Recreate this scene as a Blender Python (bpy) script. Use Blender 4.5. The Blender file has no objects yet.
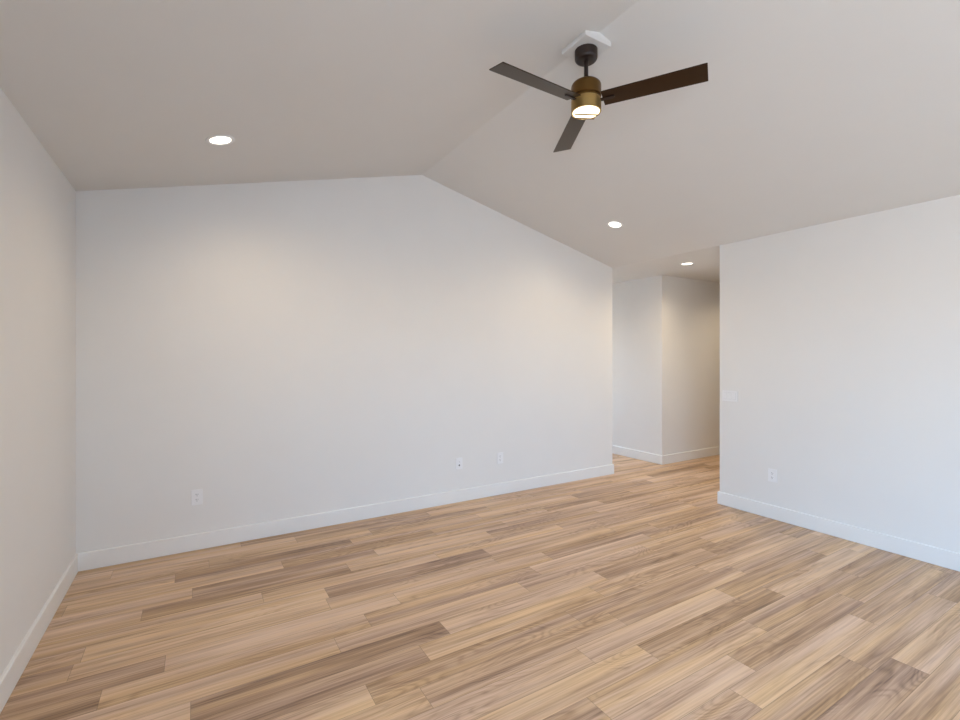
import bpy, bmesh, math, random
from math import pi, sin, cos, radians
from mathutils import Vector, Matrix

S = bpy.context.scene
COL = S.collection

# ------------------------------------------------------------------ camera
cam_d = bpy.data.cameras.new('camera')
cam = bpy.data.objects.new('camera', cam_d)
COL.objects.link(cam)
cam_d.sensor_width = 36.0
cam_d.lens = 36.0 * 469.8 / 960.0
cam_d.shift_y = -(360.0 - 356.6) / 960.0
cam_d.clip_start = 0.05
cam.location = (0, 0, 1.56)
cam.rotation_euler = (pi / 2, 0, -radians(31.165))
S.camera = cam

# ------------------------------------------------------------------ dimensions of the room (metres)
XL, XR = -0.746, 4.751          # left wall, right wall / back wall end
YB, YE, YF = 4.435, 2.946, -3.4  # back wall, end of right wall, wall behind the camera
ZE = 2.738                      # right eave and hallway ceiling
ZL = 2.760                      # left eave
XP, ZP = 1.985, 3.425           # ridge
XH, YH = 5.7575, 4.443          # outside corner of the hallway
T = 0.14                        # wall thickness
XB = XR - 0.011                 # end of the gable wall
SLL = (ZP - ZL) / (XP - XL)
SLR = (ZP - ZE) / (XR - XP)

# ------------------------------------------------------------------ daylight, exposure
w = bpy.data.worlds.new('daylight'); S.world = w; w.use_nodes = True
nt = w.node_tree; nt.nodes.clear()
tc = nt.nodes.new('ShaderNodeTexCoord')
sx = nt.nodes.new('ShaderNodeSeparateXYZ'); nt.links.new(tc.outputs['Generated'], sx.inputs[0])
rp = nt.nodes.new('ShaderNodeValToRGB')
mr = nt.nodes.new('ShaderNodeMapRange')
mr.inputs['From Min'].default_value = -1; mr.inputs['From Max'].default_value = 1
nt.links.new(sx.outputs['Z'], mr.inputs[0]); nt.links.new(mr.outputs[0], rp.inputs[0])
e = rp.color_ramp.elements
e[0].position = 0.0; e[0].color = (0.48, 0.50, 0.53, 1)
e[1].position = 1.0; e[1].color = (0.30, 0.52, 1.0, 1)
a = e.new(0.485); a.color = (0.50, 0.52, 0.54, 1)
a = e.new(0.515); a.color = (0.35, 0.65, 1.0, 1)
bg = nt.nodes.new('ShaderNodeBackground'); bg.inputs['Strength'].default_value = 12.0
wo = nt.nodes.new('ShaderNodeOutputWorld')
nt.links.new(rp.outputs[0], bg.inputs[0]); nt.links.new(bg.outputs[0], wo.inputs[0])

S.view_settings.view_transform = 'Standard'
S.view_settings.look = 'None'
S.view_settings.gamma = 1.0
S.view_settings.use_curve_mapping = False
S.view_settings.exposure = 0.55

# openings: sliding door in the left wall and wide window in the wall behind the camera (both out of the frame)
DOOR = (-3.0, -0.6, 0.03, 2.25)    # y0, y1, z0, z1 in the left wall
WIN = (3.1, 4.4, 0.9, 2.1)           # x0, x1, z0, z1 in the front wall

HE = 6.9                             # hallway end, with an unseen opening added to let daylight in
def portal(name, loc, rot, sxx, syy):
    l = bpy.data.lights.new(name, 'AREA'); l.shape = 'RECTANGLE'; l.size = sxx; l.size_y = syy
    l.cycles.is_portal = True
    o = bpy.data.objects.new(name, l); COL.objects.link(o); o.location = loc; o.rotation_euler = rot
    return o
portal('door_portal', (XL - T / 2, (DOOR[0] + DOOR[1]) / 2, (DOOR[2] + DOOR[3]) / 2), (pi / 2, 0, -pi / 2), DOOR[1] - DOOR[0], DOOR[3] - DOOR[2])
portal('window_portal', ((WIN[0] + WIN[1]) / 2, YF - T / 2, (WIN[2] + WIN[3]) / 2), (pi / 2, 0, 0), WIN[1] - WIN[0], WIN[3] - WIN[2])

portal('hall_portal', ((XB + XH) / 2, HE + T / 2, 1.06), (pi / 2, 0, pi), XH - XB - .14, 2.0)
LAMP = 22.0      # watts of each recessed lamp
WARM = (1.0, 0.80, 0.55)

# ------------------------------------------------------------------ materials
def mat(name, col, rough=0.5, metal=0.0, spec=0.5, bump=None, coat=0.0):
    m = bpy.data.materials.new(name); m.use_nodes = True
    n = m.node_tree; b = n.nodes['Principled BSDF']
    b.inputs['Base Color'].default_value = (*col, 1)
    b.inputs['Roughness'].default_value = rough
    b.inputs['Metallic'].default_value = metal
    b.inputs['Specular IOR Level'].default_value = spec
    b.inputs['Coat Weight'].default_value = coat
    t = n.nodes.new('ShaderNodeTexCoord'); 
    if bump:
        sc, st, dist = bump
        ns = n.nodes.new('ShaderNodeTexNoise'); ns.inputs['Scale'].default_value = sc; ns.inputs['Detail'].default_value = 4
        n.links.new(t.outputs['Object'], ns.inputs['Vector'])
        bp = n.nodes.new('ShaderNodeBump'); bp.inputs['Strength'].default_value = st; bp.inputs['Distance'].default_value = dist
        n.links.new(ns.outputs['Fac'], bp.inputs['Height']); n.links.new(bp.outputs[0], b.inputs['Normal'])
    # faint variation of the surface tone
    nv = n.nodes.new('ShaderNodeTexNoise'); nv.inputs['Scale'].default_value = 3.0
    n.links.new(t.outputs['Object'], nv.inputs['Vector'])
    mx = n.nodes.new('ShaderNodeMix'); mx.data_type = 'RGBA'
    mx.inputs[6].default_value = (*[c * 0.985 for c in col], 1); mx.inputs[7].default_value = (*[min(1, c * 1.015) for c in col], 1)
    n.links.new(nv.outputs['Fac'], mx.inputs[0]); n.links.new(mx.outputs[2], b.inputs['Base Color'])
    return m

def emit(name, col, strength):
    m = bpy.data.materials.new(name); m.use_nodes = True
    b = m.node_tree.nodes['Principled BSDF']
    b.inputs['Base Color'].default_value = (0.9, 0.88, 0.82, 1)
    b.inputs['Emission Color'].default_value = (*col, 1); b.inputs['Emission Strength'].default_value = strength
    return m

M_wall = mat('wall_paint', (0.81, 0.80, 0.785), 0.62, spec=0.3, bump=(260, 0.10, 0.002))
M_ceil = mat('ceiling_paint', (0.75, 0.74, 0.72), 0.8, spec=0.2, bump=(180, 0.14, 0.003))
M_trim = mat('trim_enamel', (0.84, 0.84, 0.83), 0.35, spec=0.5)
M_plate = mat('white_plastic', (0.86, 0.86, 0.87), 0.3)
M_slot = mat('socket_hole', (0.11, 0.11, 0.12), 0.6)
M_jack = mat('dark_jack', (0.10, 0.10, 0.11), 0.4)
M_bronze = mat('bronze_metal', (0.155, 0.084, 0.023), 0.33, metal=0.85)
M_dark = mat('dark_bronze', (0.018, 0.008, 0.005), 0.40, metal=0.0)
M_glow_bronze = mat('bronze_lamp_glow', (0.46, 0.31, 0.115), 0.38, metal=0.9)  # paler copy of the bronze, standing in for lamp glow
M_blade = mat('walnut_blade', (0.006, 0.0015, 0.0012), 0.28, spec=0.62)
M_blade.node_tree.nodes['Principled BSDF'].inputs['Specular Tint'].default_value = (1.0, 0.72, 0.42, 1)
M_block = mat('block_paint', (0.72, 0.71, 0.70), 0.5)
M_lens = emit('lamp_lens', (1.0, 0.93, 0.80), 2.6)
M_fanlens = emit('fan_lens', (1.0, 0.90, 0.58), 1.5)
M_ext = mat('exterior_concrete', (0.45, 0.45, 0.44), 0.9, bump=(30, 0.3, 0.01))

# ---- wood floor: colour per plank comes from the mesh attribute 'tone' ; grain is procedural
def wood():
    m = bpy.data.materials.new('oak_vinyl_plank'); m.use_nodes = True
    n = m.node_tree; L = n.links; b = n.nodes['Principled BSDF']
    N = n.nodes.new
    def math_(op, x, y=None, clamp=False):
        q = N('ShaderNodeMath'); q.operation = op; q.use_clamp = clamp
        for i, v in enumerate((x, y)):
            if v is None: continue
            if hasattr(v, 'default_value') or hasattr(v, 'links'): L.new(v, q.inputs[i])
            else: q.inputs[i].default_value = v
        return q.outputs[0]
    at = N('ShaderNodeAttribute'); at.attribute_name = 'plank'          # r tone, g random, b random
    sp = N('ShaderNodeSeparateColor'); L.new(at.outputs['Color'], sp.inputs[0])
    uv = N('ShaderNodeUVMap'); uv.uv_map = 'UVMap'
    su = N('ShaderNodeSeparateXYZ'); L.new(uv.outputs[0], su.inputs[0])
    U, V = su.outputs['X'], su.outputs['Y']
    def vec(us, vs, ro):
        c = N('ShaderNodeCombineXYZ')
        L.new(math_('MULTIPLY', U, us), c.inputs[0]); L.new(math_('MULTIPLY', V, vs), c.inputs[1])
        L.new(math_('MULTIPLY', sp.outputs['Green'], ro), c.inputs[2]); return c.outputs[0]
    def noise(v, sc, det=6, rough=0.6, dist=0.0):
        q = N('ShaderNodeTexNoise'); L.new(v, q.inputs['Vector']); q.inputs['Scale'].default_value = sc
        q.inputs['Detail'].default_value = det; q.inputs['Roughness'].default_value = rough; q.inputs['Distortion'].default_value = dist
        return q.outputs['Fac']
    broad = noise(vec(0.7, 8.0, 37.0), 1.0, 3, 0.5, 0.3)        # wide streaks along the plank
    streak = noise(vec(0.75, 32.0, 91.0), 1.0, 4, 0.6, 0.25)
    fine = noise(vec(2.6, 120.0, 53.0), 1.0, 2.5, 0.6, 0.3)
    # cathedral figure
    hill = noise(vec(1.3, 7.0, 23.0), 1.0, 1.5, 0.45, 0.25)
    ring = math_('SINE', math_('MULTIPLY', hill, 115.0))
    ring = math_('MULTIPLY', math_('ADD', ring, 1.0), 0.5)
    patch = noise(vec(1.3, 3.0, 71.0), 1.0, 2, 0.5, 0.0)
    pm = N('ShaderNodeMapRange'); L.new(patch, pm.inputs[0]); pm.inputs['From Min'].default_value = .48; pm.inputs['From Max'].default_value = .60
    fig = math_('MULTIPLY', pm.outputs[0], math_('POWER', ring, 2.0))
    # light value 0..1
    v = math_('ADD', math_('ADD', math_('MULTIPLY', sp.outputs['Red'], 0.80), 0.12), math_('MULTIPLY', math_('SUBTRACT', broad, 0.5), 1.0))
    v = math_('ADD', v, math_('MULTIPLY', math_('SUBTRACT', streak, 0.5), 1.0))
    v = math_('ADD', v, math_('MULTIPLY', math_('SUBTRACT', fine, 0.5), 0.85))
    v = math_('SUBTRACT', v, math_('MULTIPLY', fig, 0.16), True)
    cr = N('ShaderNodeValToRGB'); L.new(v, cr.inputs[0]); el = cr.color_ramp.elements
    el[0].position = 0.0; el[0].color = (0.20, 0.120, 0.068, 1)
    el[1].position = 1.0; el[1].color = (0.80, 0.61, 0.41, 1)
    for p, c in ((0.30, (0.42, 0.278, 0.170)), (0.55, (0.60, 0.425, 0.272)), (0.78, (0.73, 0.545, 0.365))):
        q = el.new(p); q.color = (*c, 1)
    # golden and greyer zones of the printed oak
    hz = noise(vec(0.5, 11.0, 17.0), 1.0, 2, 0.5, 0.2)
    hm = N('ShaderNodeMapRange'); L.new(math_('ADD', hz, math_('MULTIPLY', math_('SUBTRACT', sp.outputs['Blue'], 0.5), 0.12)), hm.inputs[0])
    hm.inputs['From Min'].default_value = .36; hm.inputs['From Max'].default_value = .64
    tint = N('ShaderNodeMix'); tint.data_type = 'RGBA'; L.new(hm.outputs[0], tint.inputs[0])
    tint.inputs[6].default_value = (1.02, 0.955, 0.83, 1); tint.inputs[7].default_value = (0.99, 0.97, 1.08, 1)
    mt = N('ShaderNodeMix'); mt.data_type = 'RGBA'; mt.blend_type = 'MULTIPLY'; mt.inputs[0].default_value = 1.0
    L.new(cr.outputs[0], mt.inputs[6]); L.new(tint.outputs[2], mt.inputs[7])
    # seams
    eV = math_('MINIMUM', V, math_('SUBTRACT', WROW, V))
    sU = N('ShaderNodeUVMap'); sU.uv_map = 'END'; s2 = N('ShaderNodeSeparateXYZ'); L.new(sU.outputs[0], s2.inputs[0])
    eU = math_('MINIMUM', s2.outputs['X'], s2.outputs['Y'])
    ed = math_('MINIMUM', eV, eU)
    seam = math_('LESS_THAN', ed, 0.0011)
    mx = N('ShaderNodeMix'); mx.data_type = 'RGBA'; L.new(math_('MULTIPLY', seam, 0.55), mx.inputs[0])
    L.new(mt.outputs[2], mx.inputs[6]); mx.inputs[7].default_value = (0.10, 0.060, 0.035, 1)
    L.new(mx.outputs[2], b.inputs['Base Color'])
    rr = N('ShaderNodeMapRange'); L.new(fine, rr.inputs[0]); rr.inputs['To Min'].default_value = 0.33; rr.inputs['To Max'].default_value = 0.52
    L.new(rr.outputs[0], b.inputs['Roughness'])
    b.inputs['Specular IOR Level'].default_value = 0.62
    bp = N('ShaderNodeBump'); bp.inputs['Strength'].default_value = 0.12; bp.inputs['Distance'].default_value = 0.0015
    L.new(math_('SUBTRACT', fine, seam), bp.inputs['Height']); L.new(bp.outputs[0], b.inputs['Normal'])
    return m
WROW = 0.1515
M_floor = wood()

# ------------------------------------------------------------------ mesh helpers
def link(name, bm, m, parent=None, loc=None, rot=None, smooth=False):
    me = bpy.data.meshes.new(name)
    bmesh.ops.recalc_face_normals(bm, faces=bm.faces)
    bm.to_mesh(me); bm.free()
    if m: me.materials.append(m)
    o = bpy.data.objects.new(name, me); COL.objects.link(o)
    if parent: o.parent = parent
    if loc: o.location = loc
    if rot: o.rotation_euler = rot
    if smooth:
        for p in me.polygons: p.use_smooth = True
        me.set_sharp_from_angle(angle=radians(35))
    return o

def bx(bm, x0, x1, y0, y1, z0, z1, bev=0.0, seg=2):
    r = bmesh.ops.create_cube(bm, size=1.0)
    for v in r['verts']:
        v.co = Vector((x0 + (v.co.x + .5) * (x1 - x0), y0 + (v.co.y + .5) * (y1 - y0), z0 + (v.co.z + .5) * (z1 - z0)))
    if bev:
        es = list({e_ for v in r['verts'] for e_ in v.link_edges})
        bmesh.ops.bevel(bm, geom=es, offset=bev, segments=seg, affect='EDGES', profile=0.6)
    return bm

def prism(bm, pts, axis, a0, a1):
    """closed outline pts (2D) swept along an axis"""
    def P(p, a_):
        return {'y': (p[0], a_, p[1]), 'x': (a_, p[0], p[1]), 'z': (p[0], p[1], a_)}[axis]
    A = [bm.verts.new(P(p, a0)) for p in pts]; B = [bm.verts.new(P(p, a1)) for p in pts]
    n = len(pts)
    bm.faces.new(A[::-1]); bm.faces.new(B)
    for i in range(n): bm.faces.new((A[i], A[(i + 1) % n], B[(i + 1) % n], B[i]))
    return bm

def lathe(bm, prof, seg=64, cap=True):
    rings = []
    for r, z in prof:
        if r < 1e-6: rings.append([bm.verts.new((0, 0, z))])
        else: rings.append([bm.verts.new((r * cos(2 * pi * i / seg), r * sin(2 * pi * i / seg), z)) for i in range(seg)])
    for A, B in zip(rings, rings[1:]):
        for i in range(seg):
            j = (i + 1) % seg
            if len(A) == 1 and len(B) == 1: continue
            if len(A) == 1: bm.faces.new((A[0], B[j], B[i]))
            elif len(B) == 1: bm.faces.new((A[i], A[j], B[0]))
            else: bm.faces.new((A[i], A[j], B[j], B[i]))
    return bm

def empty(name, label, cat, loc, rot=(0, 0, 0), group=None):
    o = bpy.data.objects.new(name, None); COL.objects.link(o); o.empty_display_size = 0.1
    o.location = loc; o.rotation_euler = rot
    o['label'] = label; o['category'] = cat
    if group: o['group'] = group
    return o

def struct(name, bm, m, label=None):
    o = link(name, bm, m); o['kind'] = 'structure'
    o['label'] = label or name.replace('_', ' ')
    return o

# ------------------------------------------------------------------ structure
def poly_panel(bm, outline, axis, a0, a1): return prism(bm, outline, axis, a0, a1)

# floor: one mesh, a face for every plank laid along x
def build_floor():
    random.seed(11)
    rows = {0: 3.08, 1: 2.88, 2: 2.145, 3: 2.378, 4: 2.775, 5: 2.04, 6: 2.985, 7: .902, 8: .69, 9: 1.03, 10: 1.225, 11: 1.9,
            12: .87, 13: 1.11, 14: .715, 15: .74, 16: 1.615, 17: .966, 18: 1.225, 19: .556, 20: 1.12, 21: 1.33, 22: .73, 23: .32}
    # tone of the planks that stand out: row -> list of (x inside the plank, tone)
    tone = {0: [(2.4, .24), (3.6, .66)], 1: [(2.4, .36), (3.6, .52), (4.5, .30)], 2: [(1.5, .50), (2.8, .62), (4., .42)],
            3: [(1.8, .66), (3.0, .42), (4.2, .48)], 4: [(2.2, .60), (3.2, .40), (4.3, .50), (1., .56)],
            5: [(1.5, .62), (2.6, .24), (4.0, .56)], 6: [(2.4, .64), (3.6, .32), (1.2, .55), (4.5, .50)], 7: [(.3, .62), (1.5, .48), (2.8, .50), (4., .52)],
            8: [(.2, .70), (1.3, .42), (2.6, .34), (3.8, .50)], 9: [(.4, .22), (1.6, .58), (2.8, .48), (4.1, .42)],
            10: [(.6, .24), (1.8, .62), (3.1, .28), (4.2, .56)], 11: [(1.2, .56), (2.4, .52), (.1, .60), (3.7, .60)],
            12: [(-.6, .28), (.3, .62), (1.5, .40), (2.7, .52), (4., .40)], 13: [(-.4, .30), (.5, .60), (1.7, .66), (2.9, .30), (4.2, .48)],
            14: [(0., .60), (1.3, .52), (2.5, .46), (3.8, .58)], 15: [(-.6, .46), (.1, .68), (1.3, .24), (2.6, .54), (3.8, .42)],
            16: [(1., .56), (2.2, .58), (-.2, .60), (3.5, .40)], 17: [(-.5, .60), (.4, .22), (1.6, .64), (2.8, .42), (4., .58)],
            18: [(-.4, .62), (.6, .38), (1.8, .60), (3.1, .50), (4.3, .40)], 19: [(0., .66), (1.2, .26), (2.4, .60), (3.6, .42)],
            20: [(-.5, .60), (.5, .34), (1.8, .56), (3., .60), (4.2, .36)], 21: [(.7, .56), (1.9, .34), (3., .54)],
            22: [(.1, .62), (1.3, .50), (2.6, .56)], 23: [(-.2, .58), (1., .32), (2.2, .50)]}
    PL = 1.245
    x0, x1, y0, y1 = XL - T, 9.2, YF - T, 9.2
    bm = bmesh.new()
    lu = bm.loops.layers.uv.new('UVMap'); le = bm.loops.layers.uv.new('END')
    lc = bm.loops.layers.float_color.new('plank')
    k0 = int(math.floor((y0 - .905) / WROW)) - 1
    k = k0
    while True:
        ya = .905 + WROW * (k - .5); yb = ya + WROW
        if ya > y1: break
        if yb < y0: k += 1; continue
        j = rows.get(k, random.uniform(0, PL))
        rndrow = random.random()
        xs = j - PL * math.ceil((j - x0) / PL)
        while xs < x1:
            xe = xs + PL
            t = None
            for xc, tt in tone.get(k, []):
                if xs <= xc < xe: t = tt
            r1, r2 = random.random(), random.random()
            if t is None: t = random.choice((.34, .42, .5, .52, .56, .6, .64))
            a_, b_ = max(xs, x0), min(xe, x1)
            c_, d_ = max(ya, y0), min(yb, y1)
            vs = [bm.verts.new(p) for p in ((a_, c_, 0), (b_, c_, 0), (b_, d_, 0), (a_, d_, 0))]
            f = bm.faces.new(vs)
            for l in f.loops:
                x, y = l.vert.co.x, l.vert.co.y
                l[lu].uv = (x - xs, y - ya); l[le].uv = (x - xs, xe - x); l[lc] = (t, r1, r2, 1)
            xs = xe
        k += 1
    bmesh.ops.remove_doubles(bm, verts=bm.verts, dist=1e-5)
    for f in bm.faces: f.normal_update()
    me = bpy.data.meshes.new('floor'); bm.to_mesh(me); bm.free(); me.materials.append(M_floor)
    o = bpy.data.objects.new('floor', me); COL.objects.link(o); o['kind'] = 'structure'
    o['label'] = 'warm oak toned plank floor'
build_floor()

# subfloor slab under the planks
bm = bmesh.new(); bx(bm, XL - T, 9.2, YF - T, 9.2, -0.20, -0.002); struct('trim_1', bm, M_ext, 'slab under the plank floor')

# left wall with the sliding-door opening behind the camera
bm = bmesh.new()
bx(bm, XL - T, XL, DOOR[1], YB + T, 0, ZL + .05)
bx(bm, XL - T, XL, YF - T, DOOR[0], 0, ZL + .05)
bx(bm, XL - T, XL, DOOR[0], DOOR[1], DOOR[3], ZL + .05)
struct('wall_left', bm, M_wall, 'plain off-white left wall')

# back wall: gable outline
bm = bmesh.new()
prism(bm, [(XL, 0), (XB, 0), (XB, ZE + (XR - XB) * SLR), (XP, ZP), (XL, ZL)], 'y', YB, YB + T)
struct('wall_back', bm, M_wall, 'off-white gable wall facing the camera')

# right wall
bm = bmesh.new(); bx(bm, XR, XR + T, YF - T, YE, 0, ZE)
struct('wall_right', bm, M_wall, 'off-white right wall ending at the hallway opening')

# wall behind the camera with a wide window
bm = bmesh.new()
bx(bm, XL, WIN[0], YF - T, YF, 0, ZE); bx(bm, WIN[1], XR, YF - T, YF, 0, ZE)
bx(bm, WIN[0], WIN[1], YF - T, YF, 0, WIN[2]); bx(bm, WIN[0], WIN[1], YF - T, YF, WIN[3], ZE)
prism(bm, [(XL, ZE), (XR, ZE), (XP, ZP), (XL, ZL)], 'y', YF - T, YF)
struct('wall_front', bm, M_wall, 'off-white wall behind the camera')

# vaulted ceiling: two slopes
th = 0.16
bm = bmesh.new()
prism(bm, [(XL - T, ZL - T * SLL), (XP, ZP), (XR, ZE), (XR, ZE + th), (XP, ZP + th), (XL - T, ZL + th)], 'y', YF - T, YB + T)
struct('ceiling', bm, M_ceil, 'vaulted ceiling with a ridge')
# flat hallway ceiling
bm = bmesh.new(); bx(bm, XR, 9.2, YF - T, 9.2, ZE, ZE + th); bx(bm, XR - 1.2, XR, YB + T, 9.2, ZE, ZE + th)
struct('ceiling_hall', bm, M_ceil, 'flat ceiling of the hallway')

# hallway walls
bm = bmesh.new()
prism(bm, [(XH, YH), (9.2, YH), (9.2, 9.2), (XH, 9.2)], 'z', 0, ZE)
struct('wall_hall_corner', bm, M_wall, 'hallway outside corner')
bm = bmesh.new(); bx(bm, XB - T, XB, YB + T, 9.2, 0, ZE); struct('wall_hall_left', bm, M_wall, 'hallway wall behind the gable wall')
bm = bmesh.new(); bx(bm, XB, XH, HE, HE + T, 2.08, ZE); bx(bm, XB, XB + .06, HE, HE + T, 0, 2.08); bx(bm, XH - .06, XH, HE, HE + T, 0, 2.08); struct('wall_hall_end', bm, M_wall, 'far end of the hallway')
bm = bmesh.new(); bx(bm, XR + T, 9.2, YE - T, YE, 0, ZE); struct('wall_hall_right', bm, M_wall, 'hallway wall behind the right wall')
bm = bmesh.new(); bx(bm, 9.06, 9.2, YE, YH, 0, ZE); struct('wall_hall_side', bm, M_wall, 'side end of the hallway')

# baseboards with an eased top edge
BH, BT = 0.131, 0.016
def base_profile(d):     # (distance out of the wall, height)
    return [(0, 0.002), (BT, 0.002), (BT, BH - .006), (BT - .002, BH - .002), (BT - .006, BH), (0, BH)]
def baseboard(name, path, label):
    """path of wall-line points; the board stands on the left of the walking direction"""
    bm = bmesh.new(); prof = base_profile(0)
    n = len(path); rings = []
    for i in range(n):
        p = Vector(path[i])
        d0 = (p - Vector(path[i - 1])).normalized() if i else None
        d1 = (Vector(path[i + 1]) - p).normalized() if i < n - 1 else None
        n0 = Vector((-d0.y, d0.x)) if d0 else None; n1 = Vector((-d1.y, d1.x)) if d1 else None
        if n0 and n1:
            m_ = (n0 + n1).normalized(); k_ = 1 / m_.dot(n0); off = m_ * k_
        else: off = n0 or n1
        rings.append([bm.verts.new((p.x + off.x * q, p.y + off.y * q, z)) for q, z in prof])
    for A, B in zip(rings, rings[1:]):
        for i in range(len(prof)):
            j = (i + 1) % len(prof); bm.faces.new((A[i], A[j], B[j], B[i]))
    bm.faces.new(rings[0]); bm.faces.new(rings[-1][::-1])
    return struct(name, bm, M_trim, label)
baseboard('baseboard_left', [(XL, YB), (XL, DOOR[1] + .09)], 'white baseboard along the left wall')
baseboard('baseboard_back', [(XB, 6.85), (XB, YB), (XL + BT, YB)], 'white baseboard along the gable wall')
baseboard('baseboard_right', [(XR, YF), (XR, YE), (XR + 2.5, YE)], 'white baseboard along the right wall')
baseboard('baseboard_hall', [(9.0, YH), (XH, YH), (XH, HE - .02)], 'white baseboard round the hallway corner')

# window and door frames of the openings behind the camera and of the added hallway opening
def frame_y(bm, y0, y1, z0, z1, x, wd=.05, dp=.09, bars=1):
    bx(bm, x - dp / 2, x + dp / 2, y0, y0 + wd, z0, z1); bx(bm, x - dp / 2, x + dp / 2, y1 - wd, y1, z0, z1)
    bx(bm, x - dp / 2, x + dp / 2, y0 + wd, y1 - wd, z1 - wd, z1); bx(bm, x - dp / 2, x + dp / 2, y0 + wd, y1 - wd, z0, z0 + wd)
    for i in range(bars):
        c = y0 + (y1 - y0) * (i + 1) / (bars + 1); bx(bm, x - dp / 2, x + dp / 2, c - wd / 2, c + wd / 2, z0 + wd, z1 - wd)
bm = bmesh.new(); frame_y(bm, DOOR[0], DOOR[1], DOOR[2] - .03, DOOR[3], XL - T / 2)
struct('door_1', bm, M_trim, 'white frame of the glass sliding door')
bm = bmesh.new()
y = YF - T / 2
for a_, b_ in ((WIN[0], WIN[0] + .05), (WIN[1] - .05, WIN[1]), ((WIN[0] + WIN[1]) / 2 - .03, (WIN[0] + WIN[1]) / 2 + .03)):
    bx(bm, a_, b_, y - .045, y + .045, WIN[2], WIN[3])
bx(bm, WIN[0], WIN[1], y - .044, y + .044, WIN[2], WIN[2] + .05); bx(bm, WIN[0], WIN[1], y - .044, y + .044, WIN[3] - .05, WIN[3])
struct('window_1', bm, M_trim, 'white frame of the wide window')
bm = bmesh.new(); y = HE + T / 2
for a_, b_ in ((XB + .06, XB + .11), (XH - .11, XH - .06)): bx(bm, a_, b_, y - .03, y + .03, 0, 2.08)
bx(bm, XB + .11, XH - .11, y - .03, y + .03, 2.03, 2.08); bx(bm, XB + .11, XH - .11, y - .03, y + .03, 0, .10)
struct('hall_opening_frame', bm, M_trim, 'white frame of the opening added at the hallway end for daylight')

# ------------------------------------------------------------------ ceiling fan
FX, FY = 1.978, 2.056
ZB = 3.372                                       # underside of the mounting block
# painted block that fills the ridge to a flat underside
# a single mesh: keep it as the top-level object itself
def build_block():
    h = 0.101; b_ = .004
    bm = bmesh.new()
    L_ = ZP - (XP - (FX - h)) * SLL - ZB - .001
    R_ = ZP - ((FX + h) - XP) * SLR - ZB - .001
    prism(bm, [(-h, b_), (-h + b_, 0), (h - b_, 0), (h, b_), (h, R_), (XP - FX, ZP - ZB - .001), (-h, L_)], 'y', -h, h)
    o = link('ceiling_mounting_block', bm, M_block, loc=(FX, FY, ZB))
    o['label'] = 'white painted square block under the ceiling ridge, above the fan'; o['category'] = 'mounting block'
build_block()

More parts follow.
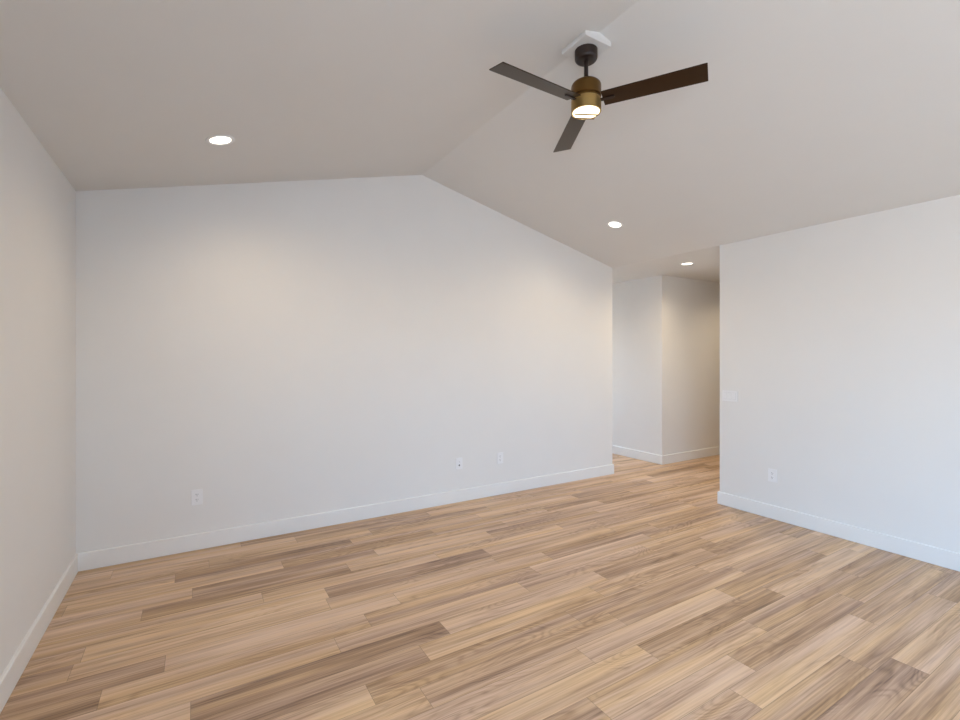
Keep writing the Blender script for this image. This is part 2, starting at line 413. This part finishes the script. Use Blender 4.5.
def build_fan():
    t = empty('ceiling_fan', 'dark bronze three-blade ceiling fan with a lit round lamp hanging from the ridge', 'ceiling fan', (FX, FY, ZB - .001))
    # canopy
    bm = bmesh.new(); r = .066; hc = .063
    prof = [(0, 0), (r, 0), (r, -(hc - .020))]
    for i in range(1, 7): 
        a_ = i * pi / 12; prof.append((r - .020 + .020 * cos(a_), -(hc - .020) - .020 * sin(a_)))
    prof += [(.018, -hc), (0, -hc)]
    lathe(bm, prof); link('canopy', bm, M_dark, t, smooth=True)
    zt = 3.186 - ZB                     # top of the motor, relative
    bm = bmesh.new(); lathe(bm, [(0, -hc + .002), (.0125, -hc + .002), (.0125, zt + .004), (0, zt + .004)], 32); link('downrod', bm, M_dark, t, smooth=True)
    bm = bmesh.new(); lathe(bm, [(.0126, zt + .030), (.020, zt + .028), (.024, zt + .006), (.024, zt - .004), (.0126, zt - .004)], 32); link('rod_collar', bm, M_dark, t, smooth=True)
    R = .0875
    # motor housing, upper shell
    zs = 3.095 - ZB
    bm = bmesh.new()
    prof = [(0, zt), (R - .030, zt - .002)]
    for i in range(1, 9):
        a_ = i * pi / 16; prof.append((R - .030 + .030 * sin(a_), zt - .002 - .030 * (1 - cos(a_))))
    prof += [(R, zs + .002), (R - .002, zs), (R - .010, zs), (0, zs)]
    lathe(bm, prof, 96); link('motor_housing', bm, M_bronze, t, smooth=True)
    # flywheel gap the blades leave from
    bm = bmesh.new(); lathe(bm, [(0, zs - .0005), (R - .008, zs - .0005), (R - .008, 3.078 - ZB), (0, 3.078 - ZB)], 96); link('flywheel', bm, M_bronze, t, smooth=True)
    # light kit, its paler bronze painting in the glow of the lamp
    z1 = 3.0775 - ZB; z2 = 3.006 - ZB
    bm = bmesh.new(); lathe(bm, [(0, z1), (R - .002, z1), (R, z1 - .002), (R, z2 + .002), (R - .002, z2), (R - .008, z2), (R - .009, z2 + .004), (R - .009, z2 + .018), (0, z2 + .018)], 96)
    kit = link('light_kit', bm, M_glow_bronze, t, smooth=True); kit['label'] = 'bronze lamp housing, lamp glow painted as a paler tone'
    bm = bmesh.new(); rl = R - .0095
    prof = [(rl, z2 + .016), (rl, z2 + .002)] + [(rl * cos(i * pi / 16), z2 + .002 - .012 * sin(i * pi / 16)) for i in range(1, 8)] + [(0, z2 - .010)]
    lathe(bm, prof, 96); ln = link('lamp_lens', bm, M_fanlens, kit, smooth=True)
    ln['label'] = 'glowing warm lens'
    # two slim bars that draw dark stripes across the lens
    yaw = -radians(31.165)
    for off, hw in ((-.006, .070), (.040, .062)):
        bm = bmesh.new(); bx(bm, -hw, hw, off - .0042, off + .0042, z2 - .0165, z2 - .0125, .001)
        bm.transform(Matrix.Rotation(yaw + radians(4), 4, 'Z')); link('lens_bar', bm, M_bronze, kit)
    # blades
    zbld = 3.066 - ZB
    for k in range(3):
        ang = radians(181.5 + 120 * k)
        A = Matrix.Rotation(ang, 4, 'Z')
        bm = bmesh.new()
        r0, r1, wr, wt, tk = .098, .650, .058, .066, .0055
        N_ = 14; top = []; bot = []
        outline = [(r0, -wr), (r1 - .003, -wt), (r1, -wt + .003), (r1, wt - .003), (r1 - .003, wt), (r0, wr)]
        prism(bm, outline, 'z', -tk / 2, tk / 2)
        bmesh.ops.bevel(bm, geom=[e_ for e_ in bm.edges if abs(e_.verts[0].co.z - e_.verts[1].co.z) < 1e-6], offset=.0015, segments=2, affect='EDGES')
        bm.transform(A @ Matrix.Translation((0, 0, zbld)) @ Matrix.Rotation(radians(BLADE_PITCH), 4, 'X'))
        bl = link('blade', bm, M_blade, t)
        # blade iron: narrow bar under the blade with a rounded end
        bm = bmesh.new()
        out = [(.060, -.011), (.155, -.011)] + [(.155 + .011 * cos(q * pi / 8 - pi / 2), .011 * sin(q * pi / 8 - pi / 2)) for q in range(1, 8)] + [(.155, .011), (.060, .011)]
        prism(bm, out, 'z', -.0085, -.0030)
        bm.transform(A @ Matrix.Translation((0, 0, zbld)) @ Matrix.Rotation(radians(BLADE_PITCH), 4, 'X'))
        link('blade_bracket', bm, M_dark, bl)
    # the lamp itself
    l = bpy.data.lights.new('fan_lamp', 'SPOT'); l.energy = FAN_W; l.color = (1.0, .74, .42); l.shadow_soft_size = .06
    l.spot_size = radians(172); l.spot_blend = .5
    lo = bpy.data.objects.new('fan_lamp', l); COL.objects.link(lo); lo.parent = t; lo.location = (0, 0, z2 - .03)
    return t
BLADE_PITCH = -12.0
FAN_W = 30.0
build_fan()

# ------------------------------------------------------------------ recessed lamps
def downlight_proto():
    t = empty('recessed_downlight', 'x', 'downlight', (0, 0, 0))
    bm = bmesh.new()
    lathe(bm, [(.062, -.0012), (.0655, -.004), (.083, -.0035), (.0865, -.0018), (.0875, .0), (.062, .0)], 64)
    # close the ring's inner edge
    link('trim_ring', bm, M_plate, t, smooth=True)
    bm = bmesh.new(); lathe(bm, [(0, -.0075), (.030, -.0070), (.052, -.0052), (.0618, -.0030), (.0618, -.0005), (0, -.0005)], 64); link('lens', bm, M_lens, t, smooth=True)
    return t
proto = downlight_proto(); used = [False]
def downlight(x, y, z, slope, label, cone=165, power=1.0):
    """slope: rotation about y that lays the lamp on the ceiling"""
    if not used[0]: r = proto; used[0] = True
    else:
        r = proto.copy(); COL.objects.link(r)
        for ch in proto.children:
            if ch.type != 'MESH': continue
            c = ch.copy(); COL.objects.link(c); c.parent = r
    n = Vector((sin(slope), 0, cos(slope))) * .0012
    r.location = (x - n.x, y, z - n.z); r.rotation_euler = (0, slope, 0)
    r['label'] = label; r['group'] = 'recessed round ceiling lamps'
    l = bpy.data.lights.new('lamp_beam', 'SPOT'); l.energy = LAMP * power; l.color = WARM; l.shadow_soft_size = .05
    l.spot_size = radians(cone); l.spot_blend = 1.0
    o = bpy.data.objects.new('lamp_beam', l); COL.objects.link(o); o.location = (x - 15 * n.x, y, z - 15 * n.z - .01); o.rotation_euler = (0, slope, 0)
aL = -math.atan(SLL); aR = math.atan(SLR)
zl = lambda x: ZL + SLL * (x - XL)
zr = lambda x: ZE + SLR * (XR - x)
downlight(.137, 3.50, zl(.137), aL, 'lit round downlight in the left ceiling slope near the gable wall')
downlight(3.822, 3.54, zr(3.822), aR, 'lit round downlight in the right ceiling slope near the hallway opening')
downlight(5.320, 3.733, ZE, 0, 'lit round downlight in the flat hallway ceiling', 165, 1.9)
# the same lamps behind the camera, and two hidden ones added to brighten the hallway
if True:
    downlight(.137, -.9, zl(.137), aL, 'round downlight in the left slope behind the camera')
    downlight(5.15, 6.3, ZE, 0, 'unseen round lamp added to brighten the hallway behind the gable wall', 150, 1.5)
    downlight(7.1, 3.70, ZE, 0, 'unseen round lamp added to brighten the hallway behind the right wall', 150, 1.0)
    downlight(3.822, -.9, zr(3.822), aR, 'round downlight in the right slope behind the camera')

# ------------------------------------------------------------------ outlets and switches
# local frame: x right along the wall, z up, -y out of the wall
def plate_bm(wd, ht, d=.006):
    bm = bmesh.new(); bx(bm, -wd / 2, wd / 2, -d, 0, -ht / 2, ht / 2, .0025, 3); return bm

def build_outlet(label, loc, rz, group):
    t = empty('wall_outlet', label, 'outlet', loc, (0, 0, rz), group)
    link('cover_plate', plate_bm(.079, .124), M_plate, t)
    for s in (-1, 1):
        bm = bmesh.new(); zc = s * .0205; pts = []
        for i in range(32):
            a_ = 2 * pi * i / 32; x_ = .0172 * cos(a_); z_ = .0172 * sin(a_)
            pts.append((x_, zc + max(-.0142, min(.0142, z_))))
        prism(bm, pts, 'y', -.0085, -.0055)
        f = link('socket', bm, M_plate, t)
        for x_, h_ in ((-.0065, .0045), (.0065, .0035)):
            bm = bmesh.new(); bx(bm, x_ - .0016, x_ + .0016, -.0089, -.0080, zc + .004 - h_, zc + .004 + h_); link('slot', bm, M_slot, f)
        bm = bmesh.new(); lathe(bm, [(0, 0), (.0028, 0), (.0028, .0009), (0, .0009)], 16)
        link('ground_hole', bm, M_slot, f, loc=(0, -.0080, zc - .0085), rot=(pi / 2, 0, 0))
    bm = bmesh.new(); lathe(bm, [(0, .0015), (.0022, .001), (.003, 0), (0, 0)], 16)
    link('screw', bm, M_plate, t, loc=(0, -.006, 0), rot=(pi / 2, 0, 0))
    return t

def build_jack_plate(label, loc, rz):
    t = empty('wall_jack_plate', label, 'jack plate', loc, (0, 0, rz))
    link('cover_plate', plate_bm(.079, .124), M_plate, t)
    for z_, r_, m_ in ((.018, .0075, M_plate), (-.018, .0085, M_jack)):
        bm = bmesh.new(); lathe(bm, [(0, .009), (r_ * .55, .009), (r_ * .55, .004), (r_, .004), (r_, 0), (0, 0)], 24)
        o = link('jack', bm, m_, t, loc=(0, -.006, z_), rot=(pi / 2, 0, 0), smooth=True)
        if m_ is M_jack: o['label'] = 'dark round jack'
        bm = bmesh.new(); lathe(bm, [(0, .0004), (.0032, .0004), (.0032, 0), (0, 0)], 16)
        link('jack_hole', bm, M_slot, o, loc=(0, 0, .009))
    for z_ in (-.047, .047):
        bm = bmesh.new(); lathe(bm, [(0, .0012), (.0022, .001), (.003, 0), (0, 0)], 16)
        link('screw', bm, M_plate, t, loc=(0, -.006, z_), rot=(pi / 2, 0, 0))
    return t

def build_switch(label, loc, rz):
    t = empty('wall_switch', label, 'light switch', loc, (0, 0, rz))
    link('cover_plate', plate_bm(.160, .112), M_plate, t)
    for i in range(3):
        xc = (i - 1) * .046
        bm = bmesh.new(); prism(bm, [(-.0335, -.0062), (-.0335, -.0075), (0, -.0085), (.0335, -.0110), (.0335, -.0062)][::1], 'x', xc - .0160, xc + .0160)
        for v in bm.verts: v.co = Vector((v.co.x, v.co.z, v.co.y))
        link('rocker', bm, M_plate, t)
        bm = bmesh.new(); bx(bm, xc - .0172, xc + .0172, -.0064, -.0055, -.0347, .0347); link('rocker_gap', bm, mat_gap, t)
        for z_ in (-.048, .048):
            bm = bmesh.new(); lathe(bm, [(0, .001), (.002, .0008), (.0026, 0), (0, 0)], 12)
            link('screw', bm, M_plate, t, loc=(xc, -.006, z_), rot=(pi / 2, 0, 0))
    return t
mat_gap = mat('shadow_gap_plastic', (0.55, 0.55, 0.56), 0.6)
e_ = .0005
build_outlet('white double outlet low on the gable wall near the left corner', (.008, YB - e_, .424), 0, None)
build_jack_plate('white wall plate with a dark round jack, left of a close pair on gable wall', (2.419, YB - e_, .412), 0)
build_outlet('white double outlet right of the jack plate, nearest the hallway end of the gable wall', (2.945, YB - e_, .412), 0, None)
build_outlet('white double outlet low on the right wall below the switches', (XR - e_, 2.412, .416), -pi / 2, None)
build_switch('white three-gang light switch plate on the right wall beside the hallway opening', (XR - e_, 2.834, 1.152), -pi / 2)
